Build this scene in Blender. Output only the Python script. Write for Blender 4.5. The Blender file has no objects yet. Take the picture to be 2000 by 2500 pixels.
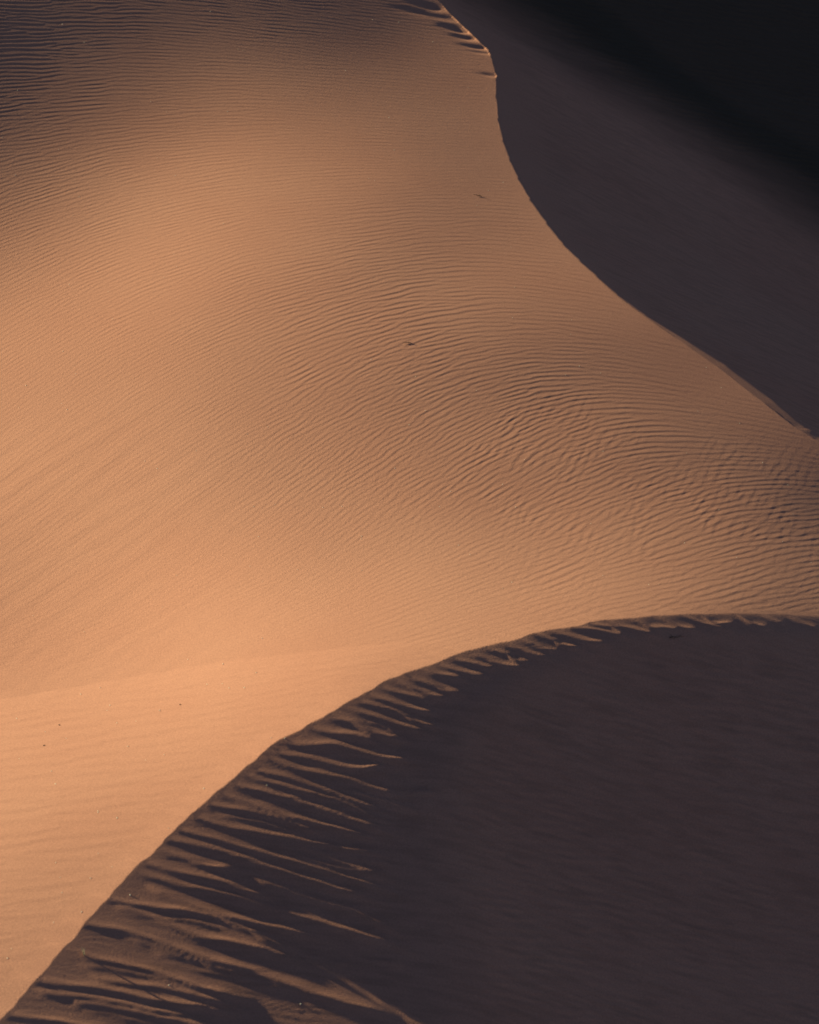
import bpy, math, random
import numpy as np
from mathutils import Vector

# ------------------------------------------------------------------ camera, sky, sun, exposure
S = bpy.context.scene
COL = S.collection
R = math.radians

PITCH, DIST, FRAME_W = R(34.0), 200.0, 40.0
PXW, PXH = 2000.0, 2500.0
FOC = PXW * DIST / FRAME_W
CAM = np.array([0.0, -DIST * math.cos(PITCH), DIST * math.sin(PITCH)])

cam_data = bpy.data.cameras.new('camera')
cam = bpy.data.objects.new('camera', cam_data)
COL.objects.link(cam)
cam.location = CAM
cam.rotation_euler = (math.pi / 2 - PITCH, 0, 0)
cam_data.sensor_fit = 'HORIZONTAL'
cam_data.sensor_width = 36
cam_data.lens = 36 * DIST / FRAME_W
cam_data.dof.use_dof = True
cam_data.dof.focus_distance = 214.0
cam_data.dof.aperture_fstop = 0.5
cam_data.clip_start = 1.0
cam_data.clip_end = 6000
S.camera = cam

SUN_EL = R(12.0)
TX, TY = 0.855, -math.sqrt(1 - 0.855 ** 2)                       # horizontal direction in which the light travels
sun_data = bpy.data.lights.new('sun', 'SUN')
sun_data.energy = 5.0
sun_data.color = (1.0, 0.96, 0.60)
sun_data.angle = R(0.5)
sun = bpy.data.objects.new('sun', sun_data)
COL.objects.link(sun)
sun.rotation_euler = Vector((TX * math.cos(SUN_EL), TY * math.cos(SUN_EL), -math.sin(SUN_EL))).to_track_quat('-Z', 'Y').to_euler()
sun.location = (-60, 45, 60)

world = bpy.data.worlds.new('World')
S.world = world
world.use_nodes = True
wn = world.node_tree
wn.nodes.clear()
sky = wn.nodes.new('ShaderNodeTexSky')
sky.sky_type = 'NISHITA'
sky.sun_disc = False
sky.sun_elevation = SUN_EL
sky.sun_rotation = math.atan2(-TX, -TY)
sky.air_density = 0.6
sky.altitude = 2000
sky.dust_density = 0.6
sky.ozone_density = 1.2
bg = wn.nodes.new('ShaderNodeBackground')
bg.inputs['Strength'].default_value = 0.05
wo = wn.nodes.new('ShaderNodeOutputWorld')
wn.links.new(sky.outputs[0], bg.inputs['Color'])
wn.links.new(bg.outputs[0], wo.inputs['Surface'])

S.view_settings.view_transform = 'Standard'
S.view_settings.look = 'None'
S.view_settings.gamma = 1
S.view_settings.use_curve_mapping = False
S.view_settings.exposure = 1.15

# ------------------------------------------------------------------ measuring helpers
K = 2000.0 / 1725.0
rng = np.random.default_rng(7)
TAN_E, SIN_E, COS_E = math.tan(SUN_EL), math.sin(SUN_EL), math.cos(SUN_EL)
SP, CP = math.sin(PITCH), math.cos(PITCH)

def project(X, Y, Z):
    dy, dz = Y - CAM[1], Z - CAM[2]
    dep = dy * CP - dz * SP
    return 1000 + FOC * X / dep, 1250 - FOC * (dy * SP + dz * CP) / dep, dep

def unproject(u, v, z):
    cx, cy = (u - 1000) / FOC, (1250 - v) / FOC
    ry, rz = CP + cy * SP, -SP + cy * CP
    k = (z - CAM[2]) / rz
    return cx * k, CAM[1] + ry * k

def aq(X, Y):
    return X * TX + Y * TY, -X * TY + Y * TX          # along the light, across the light

def xy(a, q):
    return a * TX - q * TY, a * TY + q * TX

def smooth(e0, e1, x):
    t = np.clip((x - e0) / (e1 - e0), 0, 1)
    return t * t * (3 - 2 * t)

def kernel_map(pts, vals, u, v, h):
    num = 0.0
    den = 1e-12
    for (pu, pv), val in zip(pts, vals):
        w = np.exp(-((u - pu) ** 2 + (v - pv) ** 2) / (2 * h * h)) + 1e-7 / (1 + ((u - pu) ** 2 + (v - pv) ** 2) / 1e5)
        num = num + w * val
        den = den + w
    return num / den

# ------------------------------------------------------------------ what the photograph shows of the relief
# how squarely each place faces the sun (mean tone of the sand), (x, y, tone)
TONE = [(0,0,66),(200,0,74),(400,0,74),(600,0,74),(800,0,78),(900,40,95),
 (0,130,78),(200,130,80),(450,120,92),(700,120,96),(930,130,104),
 (0,250,80),(150,250,96),(300,220,100),(500,220,126),(700,220,128),(950,220,112),
 (0,400,98),(150,400,118),(300,400,146),(450,400,152),(700,400,138),(1000,400,116),
 (0,520,130),(200,520,156),(400,520,162),(650,520,142),(850,520,116),(1050,480,128),
 (0,650,166),(300,650,174),(550,650,158),(700,620,126),(850,620,106),(1000,620,132),(1180,600,142),
 (0,800,184),(300,800,182),(600,800,158),(850,760,128),(1050,720,112),(1250,740,102),(1330,700,134),(1430,790,104),(1520,830,132),
 (0,1000,196),(300,1000,188),(600,1000,170),(900,950,154),(1200,950,138),(1500,950,120),(1650,930,134),(1725,1000,96),
 (0,1150,188),(200,1180,202),(500,1180,202),(800,1120,184),(1150,1120,166),(1500,1120,146),(1725,1150,126),
 (0,1320,196),(250,1320,212),(450,1300,220),(800,1280,204),(1100,1270,184),(1400,1260,162),(1725,1250,140),
 (0,1480,212),(300,1480,216),(600,1430,218),(850,1380,196),(400,1600,212),(650,1500,192),
 (0,1700,216),(250,1700,212),(420,1680,198),(0,1900,206),(150,1880,200),(0,2050,192)]
TONE_FIX = [(40, 210, -0.0035), (430, 70, -0.0115), (830, 60, -0.0535), (1080, 230, 0.0532), (180, 480, 0.1042), (1180, 480, -0.0299), (1530, 880, -0.0122), (1930, 1130, -0.0956), (1130, 1130, 0.0018), (1630, 1430, 0.0346), (90, 1630, -0.0212), (130, 2180, -0.076), (530, 330, 0.0957), (1030, 630, 0.095), (1330, 930, 0.0056), (1730, 1180, -0.0163), (630, 930, 0.033), (230, 1280, 0.0346), (530, 1530, 0.0114)]
# line of the dune's brink, from the near left round the far right to the far left
LOW = [(-110,2275),(-60,2215),(0,2150),(40,2105),(100,2035),(150,1980),(200,1922),(270,1842),(330,1785),(400,1715),(470,1655),
 (540,1597),(600,1552),(680,1510),(740,1475),(800,1443),(870,1412),(930,1392),(1000,1365),(1080,1345),(1160,1327),
 (1250,1310),(1350,1300),(1450,1294),(1550,1292),(1650,1294),(1725,1298),(1800,1305)]
UPP = [(1790,982),(1725,930),(1678,902),(1601,842),(1508,770),(1436,720),(1360,668),(1299,622),(1255,582),(1220,550),(1185,515),(1150,470),
 (1115,420),(1090,375),(1072,335),(1058,295),(1048,250),(1044,200),(1044,160),(1037,128),(1026,104),(1005,84),(982,62),(945,27),(915,-8),(885,-55)]
LOW = np.array(LOW, float) * K
UPP = np.array(UPP, float) * K
TONE_P = np.array([(x * K, y * K) for x, y, _ in TONE])
def lin(c):
    c = np.asarray(c, float) / 255
    return ((c + 0.055) / 1.055) ** 2.4
TONE_B = (lin([t for *_, t in TONE]) - 0.055) / lin(216) * 0.50

# ------------------------------------------------------------------ broad relief: a spline sheet whose slope along the light gives those tones
A0, A1, Q0, Q1, HA, HQ = -54.0, 40.0, -56.0, 76.0, 4.2, 5.0
NA, NQ = int((A1 - A0) / HA) + 4, int((Q1 - Q0) / HQ) + 4

def bs(x, x0, h, n, d=0):
    f = np.clip((x - x0) / h, 0, n - 3 - 1e-6)
    i = f.astype(int)
    t = f - i
    if d == 0:
        w = np.stack([(1 - t) ** 3 / 6, (3 * t ** 3 - 6 * t ** 2 + 4) / 6, (-3 * t ** 3 + 3 * t ** 2 + 3 * t + 1) / 6, t ** 3 / 6])
    else:
        w = np.stack([-(1 - t) ** 2 / 2, (3 * t ** 2 - 4 * t) / 2, (-3 * t ** 2 + 2 * t + 1) / 2, t ** 2 / 2]) / h
    return i, w

def sheet(c, a, q, da=0, dq=0):
    ia, wa = bs(a, A0, HA, NA, da)
    iq, wq = bs(q, Q0, HQ, NQ, dq)
    out = np.zeros(np.shape(a))
    for m in range(4):
        for n in range(4):
            out += c[ia + m, iq + n] * wa[m] * wq[n]
    return out

def rows(a, q, da=0, dq=0):
    ia, wa = bs(a, A0, HA, NA, da)
    iq, wq = bs(q, Q0, HQ, NQ, dq)
    M = np.zeros((len(a), NA * NQ))
    r = np.arange(len(a))
    for m in range(4):
        for n in range(4):
            M[r, (ia + m) * NQ + iq + n] += wa[m] * wq[n]
    return M

def reg():
    I = np.arange(NA * NQ).reshape(NA, NQ)
    out = []
    def add(cols, ws, wt):
        M = np.zeros((cols[0].size, NA * NQ))
        r = np.arange(cols[0].size)
        for cc, w in zip(cols, ws):
            M[r, cc.ravel()] += w * wt
        out.append(M)
    add((I[:-2], I[1:-1], I[2:]), (1, -2, 1), 0.10)
    add((I[:, :-2], I[:, 1:-1], I[:, 2:]), (1, -2, 1), 0.10)
    add((I[:-1, :-1], I[1:, :-1], I[:-1, 1:], I[1:, 1:]), (1, -1, -1, 1), 0.10)
    add((I[:, :-1], I[:, 1:]), (1, -1), 0.02)
    add((I[:-1], I[1:]), (1, -1), 0.01)
    add((I,), (1,), 0.0015)
    return np.concatenate(out)

# soft crease where the near flank leans against the big face, (x, y)
CREASE = np.array([(-150,1503),(0,1473),(240,1432),(480,1392),(760,1360),(1010,1334)], float) * K

REG = reg()
REG_N = REG.T @ REG
coef = np.zeros((NA, NQ))
gu, gv = np.meshgrid(np.linspace(-60, 2060, 34), np.linspace(-60, 2480, 40))
gu, gv = gu.ravel(), gv.ravel()
def left_of_crests(u, v):
    lo = np.interp(u, LOW[:, 0], LOW[:, 1])
    up = np.interp(v, UPP[::-1, 1], UPP[::-1, 0])
    return (v < lo - 4) & ((u < up - 4) | (v > 1078 + 60))
keep = left_of_crests(gu, gv)
gu, gv = gu[keep], gv[keep]
gB = kernel_map(TONE_P, TONE_B, gu, gv, 80.0) + kernel_map([(x, y) for x, y, _ in TONE_FIX], [f for *_, f in TONE_FIX], gu, gv, 170.0)
gB = np.maximum(gB, 0.016)
gG = (gB - SIN_E) / COS_E

def cast(u, v, height, z_hi=9.0, z_lo=-26.0, n=120):
    """first ground point met by the ray through a picture point"""
    u, v = np.asarray(u, float), np.asarray(v, float)
    zs = np.linspace(z_hi, z_lo, n)
    hit = np.full(u.shape, z_lo)
    prev = None
    open_ = np.ones(u.shape, bool)
    for k, zz in enumerate(zs):
        X, Y = unproject(u, v, zz)
        g = zz - height(X, Y)
        if prev is not None:
            now = open_ & (g <= 0)
            f = prev / np.maximum(prev - g, 1e-9)
            hit = np.where(now, zs[k - 1] + f * (zz - zs[k - 1]), hit)
            open_ &= ~now
        prev = g
    X, Y = unproject(u, v, hit)
    return X, Y, hit

def crease_lift(X, Y, z):
    u, v, _ = project(X, Y, z)
    cv = np.interp(u, CREASE[:, 0], CREASE[:, 1])
    below = (v - cv) * 0.02 / SP
    return 0.105 * 6.0 * (1 - np.exp(-np.clip(below, 0, 60) / 6.0)) * smooth(1190, 800, u)

def wind_side(a, q):
    z = sheet(coef, a, q)
    X, Y = xy(a, q)
    return z + crease_lift(X, Y, z)

for _ in range(3):
    X, Y, z = cast(gu, gv, lambda X, Y: wind_side(*aq(X, Y)), n=60)
    a, q = aq(X, Y)
    M = rows(a, q, 1, 0)
    n2 = np.sqrt(1 + gG ** 2 + sheet(coef, a, q, 0, 1) ** 2)
    MQ = rows(a, q, 0, 1) * 0.35
    cross = np.where(gv < 1250, -0.13 * smooth(1250, 700, gv) - 0.08 * smooth(500, 100, gv), 0.02)
    N = M.T @ M + MQ.T @ MQ + 0.25 * REG_N
    coef = np.linalg.solve(N, M.T @ (((gB * n2) - SIN_E) / COS_E) + MQ.T @ (cross * 0.35)).reshape(NA, NQ)
    coef -= sheet(coef, np.array([0.0]), np.array([0.0]))[0]

lx, ly, lz = cast(LOW[:, 0], LOW[:, 1], lambda X, Y: wind_side(*aq(X, Y)))
ux, uy, uz = cast(UPP[:, 0], UPP[:, 1], lambda X, Y: wind_side(*aq(X, Y)))
la, lq = aq(lx, ly)
ua, uq = aq(ux, uy)
CQ = np.concatenate([[lq[0] - 60, lq[0] - 25], lq, [0.6 * lq[-1] + 0.4 * uq[0]], uq, [uq[-1] + 14, uq[-1] + 80]])
CA = np.concatenate([[la[0] - 2, la[0] - 1], la, [max(la[-1], ua[0]) + 3.5], ua, [ua[-1] - 16, ua[-1] - 90]])

# small nicks and waves along the near brink
_q = np.linspace(CQ[0], CQ[-1], 6000)
_n = np.random.default_rng(9).normal(size=(2, 6000))
def _blur(y, w):
    k = np.exp(-0.5 * (np.arange(-60, 61) / w) ** 2)
    y = np.convolve(y, k / k.sum(), mode='same')
    return y / y.std()
_c = np.interp(_q, CQ, CA) + (0.055 * _blur(_n[0], 14) + 0.03 * _blur(_n[1], 5)) * smooth(2.5, 0.0, _q)
CQ, CA = _q, _c
CZ = wind_side(CA, CQ)

# ------------------------------------------------------------------ lee sides: width of the grazed band, slip slope, toe of the far side
def band_of(pts, extra):
    p = np.array(pts, float) * K
    X = Y = None
    z = np.zeros(len(p)) - 1.0
    for _ in range(14):
        X, Y = unproject(p[:, 0], p[:, 1], z)
        a, q = aq(X, Y)
        t = a - np.interp(q, CQ, CA)
        z = 0.4 * z + 0.6 * (np.interp(q, CQ, CZ) - TAN_E * t)
    o = np.argsort(q)
    return q[o], np.maximum(t[o], 0.0)

bq_l, bt_l = band_of([(1725,1330),(1600,1322),(1450,1322),(1330,1332),(1230,1352),(1090,1405),(1000,1470),(930,1530),(900,1580),
                      (900,1660),(890,1725),(865,1790),(885,1900),(885,1980),(890,2080),(900,2190)], 0)
bq_u, bt_u = band_of([(1725,888),(1630,818),(1475,708),(1325,605),(1250,560)], 0)
BQ = np.concatenate([[-200], bq_l, [bq_l[-1] + 3, bq_u[0] - 2], bq_u, [bq_u[-1] + 2.0, 300]])
BT = np.concatenate([[bt_l[0]], bt_l, [1.0, 1.0], bt_u, [0.0, 0.0]])

_qs = np.linspace(-120, 140, 1041)
_k = np.exp(-0.5 * (np.arange(-24, 25) / 8.0) ** 2)
_k /= _k.sum()
def sm(y):
    return np.convolve(np.pad(y, 24, mode='edge'), _k, mode='valid')
CZ_S = np.interp(_qs, CQ, CZ)
BT_S = sm(np.interp(_qs, BQ, BT))
DA_S = sm(np.gradient(np.interp(_qs, CQ, CA), _qs))
SLIP_S = np.clip(0.60 / np.sqrt(1 + DA_S ** 2), TAN_E + 0.07, 0.52)

EPS0, EPS1 = -0.033, 0.002
def lee_drop(tau, q):
    t0 = np.interp(q, _qs, BT_S) + 2.5 * smooth(-30.3, -31.9, q)
    sl = np.interp(q, _qs, SLIP_S)
    t = np.minimum(tau, t0)
    x = t / np.maximum(t0, 0.05)
    xm = 0.36 + 0.64 * smooth(-30.3, -31.9, q)            # the lowest stretch stays grazed farther down
    xl = np.minimum(x, xm)
    g = (EPS0 - 0.004 * smooth(-30, -34, q)) * (xl - xl * xl / (2 * xm)) + EPS1 * x
    w = smooth(-30.3, -31.9, q)
    g = g * (1 - w) + w * (-0.036 * x + 0.006 * x * x)
    f = TAN_E * t + np.maximum(t0, 0.05) * g
    r = 0.4 + 0.35 * t0
    y = np.maximum(tau - t0, 0.0)
    d = sl - (TAN_E + EPS1)
    f += (TAN_E + EPS1) * y + d * np.where(y < r, y * y / (2 * r), y - r / 2)
    return f

# the far lee side is measured square to its curling brink
EX = xy(np.interp([uq[-1] + 14, uq[-1] + 80], CQ, CA), np.array([uq[-1] + 14, uq[-1] + 80]))
BX = np.concatenate([[24.5, 23.6], ux, EX[0]])
BY = np.concatenate([[1.0, 4.5], uy, EX[1]])
BZ = wind_side(*aq(BX, BY))
BAND_D = np.interp(aq(BX, BY)[1], _qs, BT_S) * 0.28 * smooth(27.5, 20.5, aq(BX, BY)[1])
def seg_dist(X, Y, ax, ay, bx, by):
    dx, dy = bx - ax, by - ay
    t = np.clip(((X - ax) * dx + (Y - ay) * dy) / (dx * dx + dy * dy), 0, 1)
    return np.hypot(X - ax - t * dx, Y - ay - t * dy), t
def brink_dist(X, Y):
    """distance to the brink, with the brink's height and band width there, blended where two stretches are about as near"""
    best = np.full(np.shape(X), 1e9)
    for k in range(len(BX) - 1):
        best = np.minimum(best, seg_dist(X, Y, BX[k], BY[k], BX[k + 1], BY[k + 1])[0])
    ws = zs = bsum = 0
    for k in range(len(BX) - 1):
        d, t = seg_dist(X, Y, BX[k], BY[k], BX[k + 1], BY[k + 1])
        w = np.exp(-np.minimum((d - best) / (0.15 + 0.10 * best), 40))
        ws = ws + w
        zs = zs + w * (BZ[k] + t * (BZ[k + 1] - BZ[k]))
        bsum = bsum + w * (BAND_D[k] + t * (BAND_D[k + 1] - BAND_D[k]))
    return best, zs / ws, bsum / ws
FAR_SLIP = 0.60
def far_drop(D, t0):
    r = 0.25 + 0.3 * t0
    y = np.maximum(D - t0, 0)
    return 0.35 * np.minimum(D, t0) + 0.35 * y + (FAR_SLIP - 0.35) * np.where(y < r, y * y / (2 * r), y - r / 2)
TOE = np.array([(1000,15),(1100,82),(1240,175),(1400,275),(1550,375),(1725,495),(1900,610)], float) * K
def lee_only(X, Y):
    a, q = aq(X, Y)
    D, zb, t0 = brink_dist(X, Y)
    return np.where(a > np.interp(q, CQ, CA), zb - far_drop(D, t0), -40)
tX, tY, tz = cast(TOE[:, 0], TOE[:, 1], lee_only)
_t = np.linspace(0, 1, len(tX))
_f = np.linalg.lstsq(np.stack([np.ones_like(_t), _t, _t ** 2], 1), tz, rcond=None)[0]
GX = np.concatenate([[tX[0] - 3 * (tX[1] - tX[0])], tX, [tX[-1] + 4 * (tX[-1] - tX[-2])]])
GY = np.concatenate([[tY[0] - 3 * (tY[1] - tY[0])], tY, [tY[-1] + 4 * (tY[-1] - tY[-2])]])
def beyond_toe(X, Y):
    """signed distance past the line where the far lee side ends"""
    best = np.full(np.shape(X), 1e9)
    sg = np.ones(np.shape(X))
    for k in range(len(GX) - 1):
        d, t = seg_dist(X, Y, GX[k], GY[k], GX[k + 1], GY[k + 1])
        s = (X - GX[k]) * (GY[k + 1] - GY[k]) - (Y - GY[k]) * (GX[k + 1] - GX[k])
        m = d < best - 1e-9
        best = np.where(m, d, best)
        sg = np.where(m, np.sign(-s), sg)
    return best * sg
FLOOR = np.linalg.lstsq(np.stack([np.ones_like(tX), tX, tY], 1), tz, rcond=None)[0]

def base_height(X, Y):
    a, q = aq(X, Y)
    ac = np.interp(q, CQ, CA)
    tau = a - ac
    w = wind_side(np.minimum(a, ac), q)
    drop = lee_drop(np.maximum(tau, 0), q)
    far = smooth(9.0, 14.0, q)
    Zb = w - 24 * np.tanh(drop / 24)
    beyond = np.zeros(np.shape(X)) - 50
    m = (tau > 0) & (far > 0)
    D, zb, t0 = brink_dist(X[m], Y[m])
    b = beyond_toe(X[m], Y[m])
    zl = zb - far_drop(D, t0)
    bend = np.where(b < -1.5, 0, np.where(b < 1.5, (b + 1.5) ** 2 / 6, b))
    zf = zl + BEND * bend
    zf = np.where(zf > -26, zf, -26 - 20 * np.tanh((-26 - zf) / 20))
    Zb[m] = Zb[m] * (1 - far[m]) + zf * far[m]
    beyond[m] = b
    return Zb, a, q, tau, beyond
BEND = 0.27

# ------------------------------------------------------------------ fine grid over everything the frame can see
DX, DY = 0.055, 0.092
gx = np.arange(-29.0, 29.0, DX)
gy = np.arange(-46.0, 118.0, DY)
X, Y = np.meshgrid(gx, gy)
NY, NX = X.shape
# seat the vertices next to the brink exactly on it
a, q = aq(X, Y)
tau = a - np.interp(q, CQ, CA)
near = np.abs(tau) < 0.026
X = np.where(near, X - tau * TX, X)
Y = np.where(near, Y - tau * TY, Y)
Z, a, q, tau, beyond = base_height(X, Y)
U, V, DEP = project(X, Y, Z)
on_sheet = tau <= 1e-6

# ------------------------------------------------------------------ wind ripples
RIP = [(100,60,3,12,.05,0),(500,60,-4,11,.045,0),(850,80,-6,11,.03,0),(100,250,8,12,.055,0),(400,250,3,11,.05,0),(750,250,-2,10.5,.03,0),(980,250,0,10.5,.018,0),
 (100,450,22,11.5,.07,0),(350,450,14,11,.055,0),(650,450,6,10.5,.035,0),(950,450,2,10.5,.018,0),(1100,520,-5,12,.02,0),
 (100,620,30,11,.055,0),(400,620,24,11,.055,0),(700,600,16,12,.07,0),(850,600,12,12.5,.095,0),(1000,600,0,13,.07,0),(1150,620,-8,12,.03,0),
 (100,820,34,11,.035,0),(400,820,30,11,.045,0),(700,760,26,13,.08,0),(950,720,14,13,.10,0),(1200,740,2,13,.115,0),(1350,740,-10,13,.03,0),
 (1400,830,-8,13,.11,0),(1500,860,-15,13,.05,0),(1300,650,-20,12,.012,0),(1500,800,-25,12,.012,0),(1700,930,-25,12,.015,0),
 (900,860,30,13,.075,.4),(1100,900,27,13,.08,.8),(1300,960,22,13,.08,1),(1500,1000,18,13,.085,1),(1650,1040,12,13,.055,.9),(1700,980,-15,14,.05,0),
 (700,950,36,13,.055,.2),(700,1100,38,13,.045,.2),(950,1050,34,14,.06,.5),(1200,1100,26,14,.06,.8),(1450,1130,20,14,.06,.8),(1680,1130,16,14,.055,.7),
 (300,1000,36,13,.03,0),(100,1000,38,14,.03,0),(100,1200,35,14,.025,0),(350,1200,34,12,.02,0),
 (600,1250,28,11,.025,0),(900,1220,22,12,.04,0),(1200,1220,16,14,.05,.3),(1500,1230,10,14,.055,.3),(1700,1230,5,14,.05,.2),
 (1000,1310,12,11,.03,0),(1350,1280,7,12,.04,0),(500,1380,15,10,.012,0),(100,1400,18,11,.015,0),
 (200,1700,5,13,.018,0),(500,1600,5,13,.018,0),(100,2000,5,13,.018,0),(100,1520,5,12,.018,0),(750,1450,8,12,.018,0)]
RP = np.array([(r[0] * K, r[1] * K) for r in RIP])
cu, cv = np.meshgrid(np.linspace(-300, 2300, 66), np.linspace(-300, 2800, 78))
def coarse(vals, h=105.0):
    return kernel_map(RP, vals, cu, cv, h)
def lookup(tab, u, v):
    fu = np.clip((u + 300) / 2600 * 65, 0, 64.999)
    fv = np.clip((v + 300) / 3100 * 77, 0, 76.999)
    i, j = fv.astype(int), fu.astype(int)
    y, x = fv - i, fu - j
    return (tab[i, j] * (1 - x) + tab[i, j + 1] * x) * (1 - y) + (tab[i + 1, j] * (1 - x) + tab[i + 1, j + 1] * x) * y
ALPHA = lookup(coarse([r[2] for r in RIP]), U, V)
LAMB = lookup(coarse([r[3] for r in RIP]), U, V)
SLOPE = lookup(coarse([r[4] for r in RIP]), U, V)
SECOND = lookup(coarse([r[5] for r in RIP]), U, V)
upper_lee = (~on_sheet) & (q > 12)
lower_lee = (~on_sheet) & (q <= 12)
fb = smooth(0.5, 5.0, beyond)
ALPHA = np.where(upper_lee, -9, np.where(lower_lee, -14, ALPHA))
LAMB = np.where(upper_lee, 12 + 2 * fb, np.where(lower_lee, 19, LAMB))
SLOPE = np.where(upper_lee, 0.12 + 0.36 * fb, np.where(lower_lee, 0.20 * smooth(0.75, 1.5, tau / (1.0 + np.interp(q, _qs, BT_S))), SLOPE))
SECOND = np.where(on_sheet, SECOND, 0)
# noise helper
def soft_noise(lx, ly, seed):
    r = np.random.default_rng(seed).normal(size=(1800, 1080))
    fx, fy = np.meshgrid(np.fft.fftfreq(1080, DX), np.fft.fftfreq(1800, DY))
    n = np.fft.ifft2(np.fft.fft2(r) * np.exp(-0.5 * ((fx * lx * 2) ** 2 + (fy * ly * 2) ** 2))).real[:NY, :NX]
    return n / n.std()
GAIN = 1 + 0.13 * soft_noise(2.2, 4.0, 4)
SLOPE = SLOPE * np.where(on_sheet, smooth(0.0, -1.2, tau), np.where(q > 12, smooth(2.0, 6.0, tau), smooth(0.1, 1.0, tau)))

gzx = np.gradient(Z, DX, axis=1)
gzy = np.gradient(Z, DY, axis=0)
gzx = np.clip(np.where(near, 0, gzx), -0.6, 0.6)
gzy = np.clip(np.where(near, 0, gzy), -0.6, 0.6)
def ground_wave(alpha, lam):
    al = np.radians(alpha)
    ku, kv = -np.sin(al), np.cos(al)
    s = FOC / DEP * 2 * np.pi / lam
    kx = ku * s + kv * gzx * CP * s
    ky = kv * (SP + gzy * CP) * s
    return np.arctan2(ky, kx), np.log(np.hypot(kx, ky))

FY, FX = 1800, 1080
assert NY <= FY and NX <= FX
noise_f = np.fft.fft2(rng.normal(size=(FY, FX)))
kx = np.fft.fftfreq(FX, DX) * 2 * np.pi
ky = np.fft.fftfreq(FY, DY) * 2 * np.pi
KX, KY = np.meshgrid(kx, ky)
KTH, KLG = np.arctan2(KY, KX), np.log(np.hypot(KX, KY) + 1e-9)

def gabor(th, lg, dth, dlg, sth, slg, rad=0.17, ang=0.13):
    """complex narrow-band field whose direction and spacing follow th and lg from place to place"""
    out = np.zeros((NY, NX), complex)
    wsum = np.zeros((NY, NX))
    t0, t1 = np.percentile(th, [0.5, 99.5])
    l0, l1 = np.percentile(lg, [0.5, 99.5])
    thc, lgc = np.clip(th, t0, t1), np.clip(lg, l0, l1)
    for t in np.arange(t0, t1 + dth, dth):
        wt = np.exp(-0.5 * ((thc - t) / sth) ** 2)
        if wt.max() < 0.05: continue
        for l in np.arange(l0, l1 + dlg, dlg):
            w = wt * np.exp(-0.5 * ((lgc - l) / slg) ** 2)
            w[w < 0.02] = 0
            if np.count_nonzero(w) < 400: continue
            F = np.exp(-0.5 * ((KTH - t) / ang) ** 2 - 0.5 * ((KLG - l) / rad) ** 2)
            f = np.fft.ifft2(noise_f * F)[:NY, :NX]
            f /= np.sqrt(np.mean(np.abs(f) ** 2))
            out += f * w
            wsum += w
    return out / np.maximum(wsum, 1e-3)

def ripple(field, lg, slope, skew=0.28):
    m = np.abs(field) + 1e-6
    amp = np.minimum(m ** 0.45, 1.35)
    c, s = field.real / m, field.imag / m
    return slope * np.exp(-lg) * amp * (s + skew * 2 * s * c)

th1, lg1 = ground_wave(ALPHA, LAMB)
g1 = gabor(th1, lg1, 0.14, 0.20, 0.10, 0.14, rad=0.19, ang=0.14)
Zr = ripple(g1, lg1, SLOPE * np.clip(GAIN, 0.4, 1.6))
# where gusts cross, a second, wider set runs steeply across the first
noise_f = np.fft.fft2(np.random.default_rng(17).normal(size=(FY, FX)))
th2, lg2 = ground_wave(ALPHA * 0.35 + 48, 23 + 0 * U)
g2 = gabor(th2, lg2, 0.16, 0.25, 0.12, 0.2, rad=0.22, ang=0.16)
Zr += ripple(g2, lg2, 0.036 * SECOND * on_sheet * smooth(0.0, -1.2, tau) * np.clip(0.9 + 0.45 * soft_noise(1.6, 3.0, 5), 0.1, 1.8))
# broad soft swells: near flank and the left of the big face
noise_f = np.fft.fft2(rng.normal(size=(FY, FX)))
flank = smooth(-10, 60, V - np.interp(U, CREASE[:, 0], CREASE[:, 1])) * on_sheet
th3, lg3 = ground_wave(5 + 0 * U, np.clip(20 + (V - 1600) * 0.016, 18, 34))
g3 = gabor(th3, lg3, 0.3, 0.4, 0.25, 0.3, rad=0.22, ang=0.09)
Zr += ripple(g3, lg3, 0.05 * flank * smooth(0, -2.5, tau), 0.2)
noise_f = np.fft.fft2(rng.normal(size=(FY, FX)))
th4, lg4 = ground_wave(33 + 0 * U, 62 + 0 * U)
g4 = gabor(th4, lg4, 0.3, 0.4, 0.25, 0.3, rad=0.3, ang=0.12)
Zr += ripple(g4, lg4, 0.014 * on_sheet * (1 - flank) * smooth(900, 200, U) * smooth(900, 1150, V), 0.1)
# fine flow lines between the sand tongues of the near lee side
noise_f = np.fft.fft2(np.random.default_rng(31).normal(size=(FY, FX)))
th5, lg5 = np.full(U.shape, 1.287), np.full(U.shape, math.log(2 * math.pi / 0.42))
g5 = gabor(th5, lg5, 0.3, 0.4, 0.25, 0.3, rad=0.32, ang=0.07)
band = np.interp(q, _qs, BT_S)
Zr += ripple(g5, lg5, 0.06 * lower_lee * smooth(0.0, 0.6, tau) * smooth(1.15, 0.7, tau / (band + 0.3)) * np.clip(0.8 + 0.5 * soft_noise(2.5, 1.2, 33), 0.1, 1.6), 0.25)
Z = Z + Zr

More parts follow.
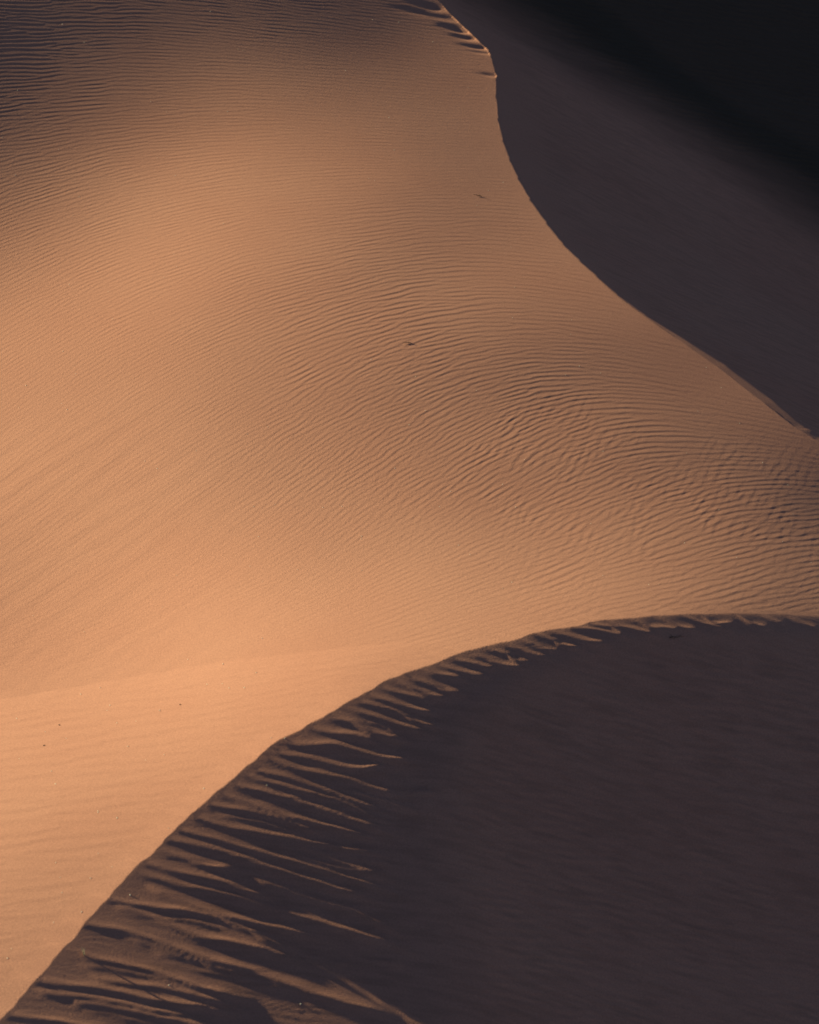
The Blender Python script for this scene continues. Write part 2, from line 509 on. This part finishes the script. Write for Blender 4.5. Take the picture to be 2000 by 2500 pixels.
# ------------------------------------------------------------------ sand tongues on the near lee side that catch the last light
def z4(*p): return [(900 + .6377 * x, 1400 + .6377 * y) for x, y in p]
def z5(*p): return [(400 + .4058 * x, 1500 + .4058 * y) for x, y in p]
def z6(*p): return [(.6377 * x, 1900 + .6377 * y) for x, y in p]
TONGUES = [z4((1610,165),(1670,195),(1725,220)), z4((1500,160),(1560,185),(1590,198)), z4((1410,158),(1470,195),(1530,215)),
 z4((1280,165),(1320,195),(1390,192)), z4((1200,165),(1270,190),(1380,220)), z4((1100,165),(1180,205),(1260,225)),
 z4((1000,175),(1040,190),(1080,210),(1130,220)), z4((1060,195),(1080,205),(1130,208),(1195,220)), z4((910,190),(980,210),(1060,230),(1110,245)),
 z4((850,195),(920,205),(990,245)), z4((780,210),(850,215),(930,228),(1000,255)), z4((690,222),(760,245),(850,265),(920,278)),
 z4((640,235),(700,255),(740,280),(815,292)), z4((580,255),(640,275),(690,300),(720,298)), z4((500,270),(560,285),(640,318),(695,330)),
 z4((450,290),(520,310),(560,340),(620,345)), z4((390,305),(450,335),(520,355),(610,370)), z4((330,330),(400,345),(450,360),(490,372)),
 z4((265,355),(340,375),(400,390),(455,402)), z4((210,365),(270,390),(330,400),(365,412)), z4((160,400),(240,430),(300,455),(360,468)),
 z4((105,415),(180,445),(250,475),(310,485)), z4((50,440),(120,460),(200,480),(250,495)), z4((0,470),(100,500),(180,525),(265,542)),
 z4((-30,495),(60,515),(130,545),(200,580),(295,602)), z4((-80,515),(0,545),(130,590),(250,620)),
 z5((1000,620),(1080,640),(1140,650),(1250,710),(1350,755),(1470,770)), z5((890,690),(1000,725),(1100,720),(1200,745),(1310,770)),
 z5((760,790),(900,800),(960,780),(1080,790),(1200,840),(1330,880),(1390,870),(1550,915)),
 z5((690,835),(820,860),(900,875),(1000,910),(1150,950),(1250,920),(1310,915),(1390,945)),
 z5((650,880),(780,930),(900,965),(1060,980),(1200,1030),(1380,1095),(1500,1135)), z5((560,950),(700,965),(820,1010),(1000,1080),(1200,1150),(1400,1220)),
 z5((900,965),(1000,1010),(1150,1080),(1300,1135),(1370,1130),(1450,1170),(1610,1230)),
 z5((500,980),(640,1020),(800,1060),(960,1100),(1080,1140),(1250,1220),(1400,1280)), z5((430,1030),(560,1070),(700,1090),(850,1150),(1050,1220),(1250,1290),(1430,1345)),
 z5((360,1090),(500,1140),(650,1200),(820,1245),(1000,1280),(1150,1330),(1330,1375)), z5((280,1150),(420,1170),(560,1195),(700,1240),(850,1295),(990,1340)),
 z5((200,1230),(330,1270),(480,1310),(650,1325),(800,1370),(900,1375),(1050,1405),(1200,1450),(1300,1440),(1420,1490)),
 z5((100,1310),(250,1340),(380,1370),(520,1420),(640,1465),(800,1500),(950,1540),(1100,1590),(1300,1660),(1500,1720)),
 z5((660,1330),(800,1390),(950,1440),(1100,1520),(1250,1550),(1370,1600)),
 z5((40,1360),(180,1390),(330,1420),(480,1480),(620,1520),(760,1570),(900,1620),(1050,1660),(1200,1700),(1330,1760)),
 z6((610,275),(700,305),(800,345),(900,355)), z6((560,330),(680,360),(760,385),(830,390),(920,430),(1000,460),(1060,465)),
 z6((520,360),(620,400),(740,420),(860,450),(1000,475),(1100,530),(1250,570),(1400,605),(1500,640),(1600,675)),
 z6((600,430),(700,480),(820,520),(920,550),(1020,570),(1120,590),(1250,630)), z6((420,465),(520,490),(640,505),(760,510),(880,555),(1000,620),(1150,680)),
 z6((470,495),(580,530),(700,590),(820,630),(900,630),(1000,660),(1120,700)), z6((330,560),(440,575),(560,610),(650,650),(760,680),(900,740),(1050,745)),
 z6((260,650),(330,690),(450,710),(600,745),(720,790),(860,840),(960,850)), z6((620,670),(740,700),(880,730),(1050,770),(1200,830),(1400,890),(1550,925)),
 z6((150,780),(280,800),(400,800),(500,840),(620,860),(760,880),(860,885)), z6((380,770),(480,790),(600,800),(720,830),(900,880)),
 z6((40,910),(150,925),(300,945),(450,990)), z6((300,860),(450,880),(600,920),(720,940),(850,990)),
 z6((1150,680),(1280,740),(1400,820),(1500,880),(1600,940),(1750,1040)),
 z6((1080,270),(1160,300),(1250,340),(1350,360),(1420,380),(1500,400)), z6((1000,400),(1100,430),(1220,480),(1330,500),(1420,540),(1560,620)),
 z6((1400,700),(1450,705),(1480,700),(1530,718)), z6((1180,685),(1250,710),(1330,718)), z6((1510,50),(1570,62),(1610,52),(1660,68))]
SIDE = []
for tg in TONGUES[25:54] + TONGUES[40:54]:
    p = np.array(tg)
    if len(p) < 3 or rng.random() < 0.25: continue
    o = rng.uniform(13, 28)
    f0, f1 = rng.uniform(0.0, 0.35), rng.uniform(0.55, 1.1)
    n = len(p) - 1
    SIDE.append([(np.interp(n * f, np.arange(n + 1), p[:, 0]) + o * 0.3, np.interp(n * f, np.arange(n + 1), p[:, 1]) + o + rng.uniform(-3, 3)) for f in np.linspace(f0, min(f1, 1), 5)])
lee_m = (q <= 12) & (tau < 16) & (tau > -1.5)
la_, lq_ = a[lee_m], q[lee_m]
ridge = np.zeros(la_.size)
for k, tg in enumerate(TONGUES + SIDE):
    p = np.array(tg)
    p = np.stack([np.interp(np.linspace(0, len(p) - 1, 25), np.arange(len(p)), p[:, c]) for c in (0, 1)], 1)
    pe = np.pad(p, ((3, 3), (0, 0)), mode='reflect', reflect_type='odd')
    p = sum(pe[i:i + 25] for i in range(7)) / 7
    tX, tY, _ = cast(p[:, 0], p[:, 1], lambda X, Y: base_height(X, Y)[0], z_hi=5, z_lo=-12, n=50)
    pa, pq = aq(tX, tY)
    o = np.argsort(pa)
    pa, pq = pa[o], pq[o]
    c = np.interp(la_, pa, pq) + np.where(la_ > pa[-1], (la_ - pa[-1]) * 0.1, 0)
    d = lq_ - c + 0.035 * np.sin(la_ * 2.9 + k) * np.sin(la_ * 1.3 + 2 * k)
    ln = pa[-1] - pa[0]
    f = np.clip((la_ - pa[0]) / ln, -1, 2)
    at = (0.086 + 0.038 * smooth(1.5, 6.0, ln)) * (0.92 + 0.16 * rng.random()) * (0.55 + 0.45 * smooth(0.0, 2.0, ln)) * (0.40 + 0.9 * np.clip(f, 0, 0.85)) * (1.0 if pa[0] - np.interp(pq[0], CQ, CA) < 0.6 else smooth(-0.8 / ln, 0.3 / ln, f)) * smooth(1.04 + 0.25 / ln, 0.78, f)
    if k >= len(TONGUES): at = at * rng.uniform(0.45, 0.8)
    sc = (0.62 + 0.38 * smooth(1.5, 5.0, ln)) * (0.85 + 0.4 * rng.random())
    e = np.sqrt(d * d + 0.0020) - 0.0447
    h = np.where(d > 0, 0.52 * np.exp(-e / (np.maximum(0.12 * sc, 0.085))) + 0.48 * np.exp(-e / (0.42 * sc)), np.exp(-e / (0.17 * sc)))
    ridge = np.maximum(ridge, at * h)
rg = np.zeros(Z.shape)
rg[lee_m] = ridge
for _ in range(1):
    rg = np.pad(rg, 1, mode='edge')
    rg = (rg[:-2, 1:-1] + 2 * rg[1:-1, 1:-1] + rg[2:, 1:-1]) / 4
    rg = np.pad(rg, 1, mode='edge')
    rg = (rg[1:-1, :-2] + 2 * rg[1:-1, 1:-1] + rg[1:-1, 2:]) / 4
Z += rg * smooth(-1.4, 0.2, tau)

# ------------------------------------------------------------------ normals of the whole sheet, then its faces shared out among the dunes
def ground_at(px, py):
    """ground point seen at a picture point, and its grid cell"""
    gX, gY, _ = cast(np.array([px]), np.array([py]), lambda X, Y: base_height(X, Y)[0], z_hi=9, z_lo=-26, n=160)
    j, i = int(round((gX[0] - gx[0]) / DX)), int(round((gY[0] - gy[0]) / DY))
    return min(max(i, 0), NY - 1), min(max(j, 0), NX - 1)

# small wind-scooped hollows along the top of the far brink
for hx, hy, dep, sx, sy in [(1056,18,.09,.6,.35),(1030,8,.045,.9,.4),(1108,66,.13,.55,.35),(1133,76,.09,.5,.22),(1142,91,.11,.6,.30),(1168,115,.10,.7,.25),
                            (1182,128,.06,.6,.2),(1200,183,.06,.5,.22),(1090,44,.08,.9,.4),(1018,28,.05,.9,.35)]:
    i, j = ground_at(hx, hy)
    dx_, dy_ = X - X[i, j], Y - Y[i, j]
    dx_, dy_ = dx_ + 0.15 * dy_, dy_ - 0.1 * dx_
    Z -= np.where(on_sheet, dep * np.exp(-0.5 * (dx_ / sx) ** 2 - 0.5 * (dy_ / sy) ** 2), 0)

P = np.stack([X, Y, Z], -1)
def normals(P):
    du = np.gradient(P, axis=1)
    dv = np.gradient(P, axis=0)
    n = np.cross(du, dv)
    return n / np.linalg.norm(n, axis=-1, keepdims=True)
NRM = normals(P)

def mesh_of(name, co, quads, mat, attr=None, nrm=None):
    me = bpy.data.meshes.new(name)
    me.vertices.add(len(co))
    me.vertices.foreach_set('co', np.ascontiguousarray(co, dtype=np.float32).ravel())
    me.loops.add(quads.size)
    me.loops.foreach_set('vertex_index', np.ascontiguousarray(quads, dtype=np.int32).ravel())
    me.polygons.add(len(quads))
    me.polygons.foreach_set('loop_start', np.arange(0, quads.size, 4, dtype=np.int32))
    me.polygons.foreach_set('use_smooth', np.ones(len(quads), dtype=bool))
    me.update(calc_edges=True)
    for an, av in (attr or {}).items():
        at = me.attributes.new(an, 'FLOAT', 'POINT')
        at.data.foreach_set('value', np.ascontiguousarray(av, dtype=np.float32))
    if nrm is not None:
        me.normals_split_custom_set_from_vertices(nrm.astype(np.float32))
    me.materials.append(mat)
    ob = bpy.data.objects.new(name, me)
    COL.objects.link(ob)
    return ob

def tag(o, label=None, cat=None, group=None, kind=None):
    if label: o['label'] = label
    if cat: o['category'] = cat
    if group: o['group'] = group
    if kind: o['kind'] = kind
    return o

# ------------------------------------------------------------------ sand
def sand_material():
    m = bpy.data.materials.new('sand')
    m.use_nodes = True
    nt = m.node_tree
    nt.nodes.clear()
    N = nt.nodes.new
    L = nt.links.new
    tc = N('ShaderNodeTexCoord')
    out = N('ShaderNodeOutputMaterial')
    bsdf = N('ShaderNodeBsdfPrincipled')
    bsdf.inputs['Roughness'].default_value = 1.0
    bsdf.inputs['Specular IOR Level'].default_value = 0.05
    bsdf.inputs['Diffuse Roughness'].default_value = 0.0
    def noise(scale, detail, rough=0.6):
        n = N('ShaderNodeTexNoise')
        n.inputs['Scale'].default_value = scale
        n.inputs['Detail'].default_value = detail
        n.inputs['Roughness'].default_value = rough
        L(tc.outputs['Object'], n.inputs['Vector'])
        return n
    def ramp(src, stops):
        r = N('ShaderNodeValToRGB')
        e = r.color_ramp.elements
        e[0].position, e[0].color = stops[0][0], (*stops[0][1], 1)
        e[1].position, e[1].color = stops[-1][0], (*stops[-1][1], 1)
        for p, c in stops[1:-1]:
            x = e.new(p)
            x.color = (*c, 1)
        L(src, r.inputs['Fac'])
        return r
    def mix(kind, fac, a, b):
        x = N('ShaderNodeMix')
        x.data_type = 'RGBA'
        x.blend_type = kind
        if isinstance(fac, float): x.inputs[0].default_value = fac
        else: L(fac, x.inputs[0])
        L(a, x.inputs[6])
        L(b, x.inputs[7])
        return x.outputs[2]
    broad = ramp(noise(0.07, 3).outputs[0], [(0.35, (0.430, 0.194, 0.130)), (0.65, (0.448, 0.210, 0.141))])
    grain = ramp(noise(13, 3, 0.75).outputs[0], [(0.25, (0.80, 0.80, 0.81)), (0.5, (1, 1, 1)), (0.75, (1.18, 1.18, 1.16))])
    col = mix('MULTIPLY', 1.0, broad.outputs[0], grain.outputs[0])
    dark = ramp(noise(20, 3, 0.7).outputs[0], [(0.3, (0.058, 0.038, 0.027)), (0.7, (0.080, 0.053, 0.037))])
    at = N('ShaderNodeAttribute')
    at.attribute_name = 'sand_darkness'
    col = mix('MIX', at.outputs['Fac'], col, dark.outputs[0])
    L(col, bsdf.inputs['Base Color'])
    bump = N('ShaderNodeBump')
    bump.inputs['Strength'].default_value = 0.8
    bump.inputs['Distance'].default_value = 0.02
    L(noise(11, 3, 0.75).outputs[0], bump.inputs['Height'])
    L(bump.outputs[0], bsdf.inputs['Normal'])
    L(bsdf.outputs[0], out.inputs['Surface'])
    return m
SAND = sand_material()

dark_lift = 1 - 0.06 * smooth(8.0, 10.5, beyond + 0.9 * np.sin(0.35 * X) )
dark_v = (smooth(-4.5, 7.0, np.where(upper_lee, beyond + 0.3 * soft_noise(5.0, 1.0, 8), -9)) * upper_lee) * dark_lift  # base colour fades to near-black across the toe onto the far slope
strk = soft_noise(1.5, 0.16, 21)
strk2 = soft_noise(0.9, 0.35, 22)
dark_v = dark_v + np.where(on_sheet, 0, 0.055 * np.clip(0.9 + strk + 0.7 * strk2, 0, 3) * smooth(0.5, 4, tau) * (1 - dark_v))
idx = np.arange(NY * NX).reshape(NY, NX)
Q4 = np.stack([idx[:-1, :-1], idx[:-1, 1:], idx[1:, 1:], idx[1:, :-1]], -1).reshape(-1, 4)
Uf, Vf, _ = project(X, Y, Z)
Uf, Vf = Uf.ravel(), Vf.ravel()
qc = Q4[:, 0]
inframe = (Uf[qc] > -190) & (Uf[qc] < 2210) & (Vf[qc] > -170) & (Vf[qc] < 2690)
Q4 = Q4[inframe]
qc = Q4[:, 0]
mid_tau = tau.ravel()[Q4].mean(1)
cls = np.zeros(len(Q4), int)                         # 0 the big face and its lee, 1 the near dune, 2 the dark far slope
crv = np.interp(Uf[qc], CREASE[:, 0], CREASE[:, 1], right=9e9)
cls[(mid_tau > 0) & (q.ravel()[qc] <= 12)] = 1
cls[(mid_tau <= 0) & (Vf[qc] > crv) & (Uf[qc] < 1180)] = 1
cls[(mid_tau > 0) & (q.ravel()[qc] > 12) & (beyond.ravel()[qc] > 2.0)] = 2
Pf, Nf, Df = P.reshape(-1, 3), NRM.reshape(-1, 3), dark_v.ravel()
DUNES = [('main_dune', 'broad rippled sunlit dune face with a curling crest and shaded lee side'),
         ('near_dune', 'nearest dune with smooth sunlit flank and dark slip face streaked by sand tongues'),
         ('far_dune', 'dark rippled slope in deep shade beyond the curling crest')]
for k, (nm, lb) in enumerate(DUNES):
    f = Q4[cls == k]
    used, inv = np.unique(f, return_inverse=True)
    ob = mesh_of(nm, Pf[used], inv.reshape(-1, 4), SAND, {'sand_darkness': Df[used]}, Nf[used])
    tag(ob, lb, None, None, 'structure')

# the rest of the dune field, coarse, round the part the frame sees
cgx = np.concatenate([-np.geomspace(900, 70, 40), np.arange(-66, 66.1, 1.2), np.geomspace(70, 900, 40)])
cgy = np.concatenate([-np.geomspace(900, 90, 40), np.arange(-86, 120.1, 1.2), np.geomspace(125, 1500, 44)])
OX, OY = np.meshgrid(cgx, cgy)
OZ, oa, oq, otau, obey = base_height(OX, OY)
ou, ov, _ = project(OX, OY, OZ)
oidx = np.arange(OX.size).reshape(OX.shape)
O4 = np.stack([oidx[:-1, :-1], oidx[:-1, 1:], oidx[1:, 1:], oidx[1:, :-1]], -1).reshape(-1, 4)
ouf, ovf = ou.ravel(), ov.ravel()
inn = (ouf > -120) & (ouf < 2140) & (ovf > -110) & (ovf < 2630)
O4 = O4[~inn[O4].all(1)]
oz = OZ - 0.05
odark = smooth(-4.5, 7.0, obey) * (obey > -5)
ob = mesh_of('desert_ground', np.stack([OX, OY, oz], -1).reshape(-1, 3), O4, SAND, {'sand_darkness': odark.ravel()})
tag(ob, 'sand dunes going on beyond the edges of the view', None, None, 'structure')

# ------------------------------------------------------------------ small things lying on the sand
def plain_material(name, col, var=0.25, scale=40):
    m = bpy.data.materials.new(name)
    m.use_nodes = True
    nt = m.node_tree
    b = nt.nodes['Principled BSDF']
    b.inputs['Roughness'].default_value = 0.9
    b.inputs['Specular IOR Level'].default_value = 0.1
    tc = nt.nodes.new('ShaderNodeTexCoord')
    n = nt.nodes.new('ShaderNodeTexNoise')
    n.inputs['Scale'].default_value = scale
    r = nt.nodes.new('ShaderNodeValToRGB')
    r.color_ramp.elements[0].position, r.color_ramp.elements[0].color = 0.3, (*[c * (1 - var) for c in col], 1)
    r.color_ramp.elements[1].position, r.color_ramp.elements[1].color = 0.7, (*[min(c * (1 + var), 1) for c in col], 1)
    nt.links.new(tc.outputs['Object'], n.inputs['Vector'])
    nt.links.new(n.outputs[0], r.inputs['Fac'])
    nt.links.new(r.outputs[0], b.inputs['Base Color'])
    return m
M_PALE = plain_material('pale_stone', (0.80, 0.70, 0.55), 0.15)
M_DARK = plain_material('dark_stone', (0.07, 0.05, 0.04))
M_TWIG = plain_material('dry_wood', (0.14, 0.09, 0.06), 0.4, 15)
M_GRASS = plain_material('dry_grass', (0.42, 0.34, 0.22), 0.3, 15)
prn = random.Random(11)

def raw_mesh(name, verts, faces, mat, smooth_=True):
    me = bpy.data.meshes.new(name)
    me.from_pydata(verts, [], faces)
    if smooth_:
        for p in me.polygons: p.use_smooth = True
    me.materials.append(mat)
    return me
def pebble_mesh(mat, seed):
    r = random.Random(seed)
    vs, fs = [], []
    n = 7
    for k, (h, w) in enumerate(((-0.35, 0.75), (0.05, 1.0), (0.42, 0.72))):
        for i in range(n):
            t = 2 * math.pi * (i + 0.3 * k) / n
            w2 = w * r.uniform(0.85, 1.12)
            vs.append((w2 * math.cos(t), 0.8 * w2 * math.sin(t), h + r.uniform(-0.06, 0.06)))
    for k in range(2):
        for i in range(n):
            j = (i + 1) % n
            fs.append((k * n + i, k * n + j, (k + 1) * n + j, (k + 1) * n + i))
    vs += [(0.05, 0.03, 0.60), (0, 0, -0.4)]
    for i in range(n):
        fs.append((2 * n + i, 2 * n + (i + 1) % n, 3 * n))
        fs.append(((i + 1) % n, i, 3 * n + 1))
    return raw_mesh('pebble', vs, fs, mat)
PALE = [pebble_mesh(M_PALE, k) for k in range(5)]
DARK = [pebble_mesh(M_DARK, 20 + k) for k in range(3)]
def put(name, me, px, py, size, label, cat, group=None, sink=0.15):
    i, j = CELL.pop((px, py)) if (px, py) in CELL else ground_at(px, py)
    o = bpy.data.objects.new(name, me)
    COL.objects.link(o)
    o.location = (float(X[i, j]), float(Y[i, j]), float(Z[i, j]) + size * sink)
    o.rotation_euler = (prn.uniform(-.3, .3), prn.uniform(-.3, .3), prn.uniform(0, 6.28))
    o.scale = (size, size, size)
    return tag(o, label, cat, group)
near_pts = [(.4058 * x, 1400 + .4058 * y) for x, y in [(1130,520),(1345,547),(1245,667),(1340,663),(660,793),(963,825),(817,890),(100,875),(275,950),(400,995),(770,1040),
  (985,1093),(873,1125),(118,1113),(310,1190),(333,1270),(1230,1297),(590,1433),(705,1470),(1545,597),(1715,993),(1630,990),(605,690),(490,725),(700,900),(1380,690),(1470,688),(645,822)]]
near_pts += [(.6377 * x, 1900 + .6377 * y) for x, y in [(215,323),(375,288),(377,128),(450,150),(783,40),(645,193),(240,440),(315,510),(207,553),(43,650),(30,690),(345,385),(430,340),(228,380),(212,22)]]
far_pts = []
while len(far_pts) < 130:
    px, py = prn.uniform(5, 1995), prn.uniform(10, 1560)
    if left_of_crests(np.array([px + 12]), np.array([py + 60]))[0] and py < np.interp(px, CREASE[:, 0], CREASE[:, 1]) - 5: far_pts.append((px, py))
_pp = np.array(near_pts + far_pts)
_cx, _cy, _ = cast(_pp[:, 0], _pp[:, 1], lambda X, Y: base_height(X, Y)[0], z_hi=9, z_lo=-26, n=160)
CELL = {tuple(p): (int(np.clip(round((cy - gy[0]) / DY), 0, NY - 1)), int(np.clip(round((cx - gx[0]) / DX), 0, NX - 1))) for p, cx, cy in zip(near_pts + far_pts, _cx, _cy)}
for px, py in near_pts:
    put('pebble', prn.choice(PALE), px, py, prn.uniform(0.022, 0.040), 'tiny pale pebble on the smooth sunlit flank of the near dune', 'pebble', 'pale pebbles on the near dune flank')
for px, py, lb in [(497, 448, 'tiny pale pebble on the streaked slope, nearest the brink at the lower left'), (650, 798, 'tiny pale pebble on the streaked slope, low down near the bottom edge'),
                   (1022, 30, 'tiny pale pebble highest among the sand tongues of the shaded slope'), (1153, 866, 'tiny pale pebble lowest and farthest right among the sand tongues')]:
    put('pebble', prn.choice(PALE), .6377 * px, 1900 + .6377 * py, 0.035, lb, 'pebble', 'pale pebbles among the sand tongues')
for px, py in far_pts:
    put('pebble', prn.choice(PALE), px, py, prn.uniform(0.018, 0.030), 'tiny pale pebble on the rippled sunlit face of the main dune', 'pebble', 'pale pebbles on the rippled dune face')
put('pebble', DARK[0], .4058 * 1083, 1400 + .4058 * 790, 0.045, 'small dark pebble on smooth sand, farthest right of three dark ones', 'pebble')
put('pebble', DARK[1], .4058 * 355, 1400 + .4058 * 911, 0.05, 'small dark pebble on smooth sand, upper of the two near the left edge', 'pebble')
put('pebble', DARK[2], .4058 * 267, 1400 + .4058 * 1037, 0.045, 'small dark pebble on smooth sand, lower of the two near the left edge', 'pebble')

def tube(vs, fs, pts, r0, r1, n=6):
    base = len(vs)
    m = len(pts)
    for k, p in enumerate(pts):
        p = Vector(p)
        d = (Vector(pts[min(k + 1, m - 1)]) - Vector(pts[max(k - 1, 0)])).normalized()
        s = d.cross(Vector((0.13, 0.21, 0.97))).normalized()
        t = d.cross(s)
        r = r0 + (r1 - r0) * k / (m - 1)
        for i in range(n):
            an = 2 * math.pi * i / n
            vs.append(tuple(p + (s * math.cos(an) + t * math.sin(an)) * r))
    for k in range(m - 1):
        for i in range(n):
            j = (i + 1) % n
            fs.append((base + k * n + i, base + k * n + j, base + (k + 1) * n + j, base + (k + 1) * n + i))
    fs.append(tuple(base + i for i in reversed(range(n))))
    fs.append(tuple(base + (m - 1) * n + i for i in range(n)))
def twig(px, py, length, rz, label, lift=0.03):
    i, j = ground_at(px, py)
    root = bpy.data.objects.new('twig', None)
    COL.objects.link(root)
    root.location = (float(X[i, j]), float(Y[i, j]), float(Z[i, j]))
    sx = float((Z[i, min(j + 12, NX - 1)] - Z[i, max(j - 12, 0)]) / (X[i, min(j + 12, NX - 1)] - X[i, max(j - 12, 0)]))
    sy = float((Z[min(i + 8, NY - 1), j] - Z[max(i - 8, 0), j]) / (Y[min(i + 8, NY - 1), j] - Y[max(i - 8, 0), j]))
    up = Vector((-sx, -sy, 1)).normalized()
    root.rotation_euler = (up.to_track_quat('Z', 'Y').to_matrix() @ __import__('mathutils').Matrix.Rotation(rz, 3, 'Z')).to_euler()
    tag(root, label, 'twig')
    L_ = length
    def piece(name, pts, r0, r1):
        vs, fs = [], []
        tube(vs, fs, [tuple(c * L_ for c in p) for p in pts], r0, r1)
        o = bpy.data.objects.new(name, raw_mesh(name, vs, fs, M_TWIG))
        COL.objects.link(o)
        o.parent = root
    lf = lift / L_
    piece('stem', [(-.5, 0, lf * .6), (-.25, .03, lf * 1.4), (0, -.01, lf), (.25, .04, lf * 1.6), (.5, .02, lf * .8)], 0.022, 0.007)
    piece('side_shoot', [(-.3, .02, lf), (-.38, .12, lf * 2.4), (-.42, .19, lf * 2.8)], 0.014, 0.005)
    piece('side_shoot', [(-.12, 0, lf), (-.2, -.09, lf * 2.0), (-.3, -.15, lf * 2.6)], 0.013, 0.005)
    piece('side_shoot', [(.15, .02, lf), (.24, .10, lf * 2.0), (.36, .14, lf * 1.6)], 0.011, 0.004)
twig(1166, 478, 0.5, 0.75, 'dark dry twig lying on the upper sunlit face near the curling crest')
twig(993, 838, 0.4, 1.0, 'short dark twig lying among fine ripples in the middle of the dune face')
twig(1652, 1555, 0.75, -0.5, 'dark branching twig on the shaded slope just below the near crest')

def grass_tuft(px, py):
    i, j = ground_at(px, py)
    root = bpy.data.objects.new('grass_tuft', None)
    COL.objects.link(root)
    root.location = (float(X[i, j]), float(Y[i, j]), float(Z[i, j]) - 0.01)
    tag(root, 'small dry grass tuft standing among the sand tongues of the near slope', 'grass tuft')
    for k in range(11):
        an = prn.uniform(0, 6.28)
        sp, h = prn.uniform(0.03, 0.16), prn.uniform(0.22, 0.46)
        cx, cy = math.cos(an), math.sin(an)
        vs, fs = [], []
        tube(vs, fs, [(0.02 * cx, 0.02 * cy, 0), (0.4 * sp * cx, 0.4 * sp * cy, 0.55 * h), (sp * cx, sp * cy, h)], 0.011, 0.004, 4)
        o = bpy.data.objects.new('blade', raw_mesh('blade', vs, fs, M_GRASS))
        COL.objects.link(o)
        o.parent = root
grass_tuft(205, 2335)
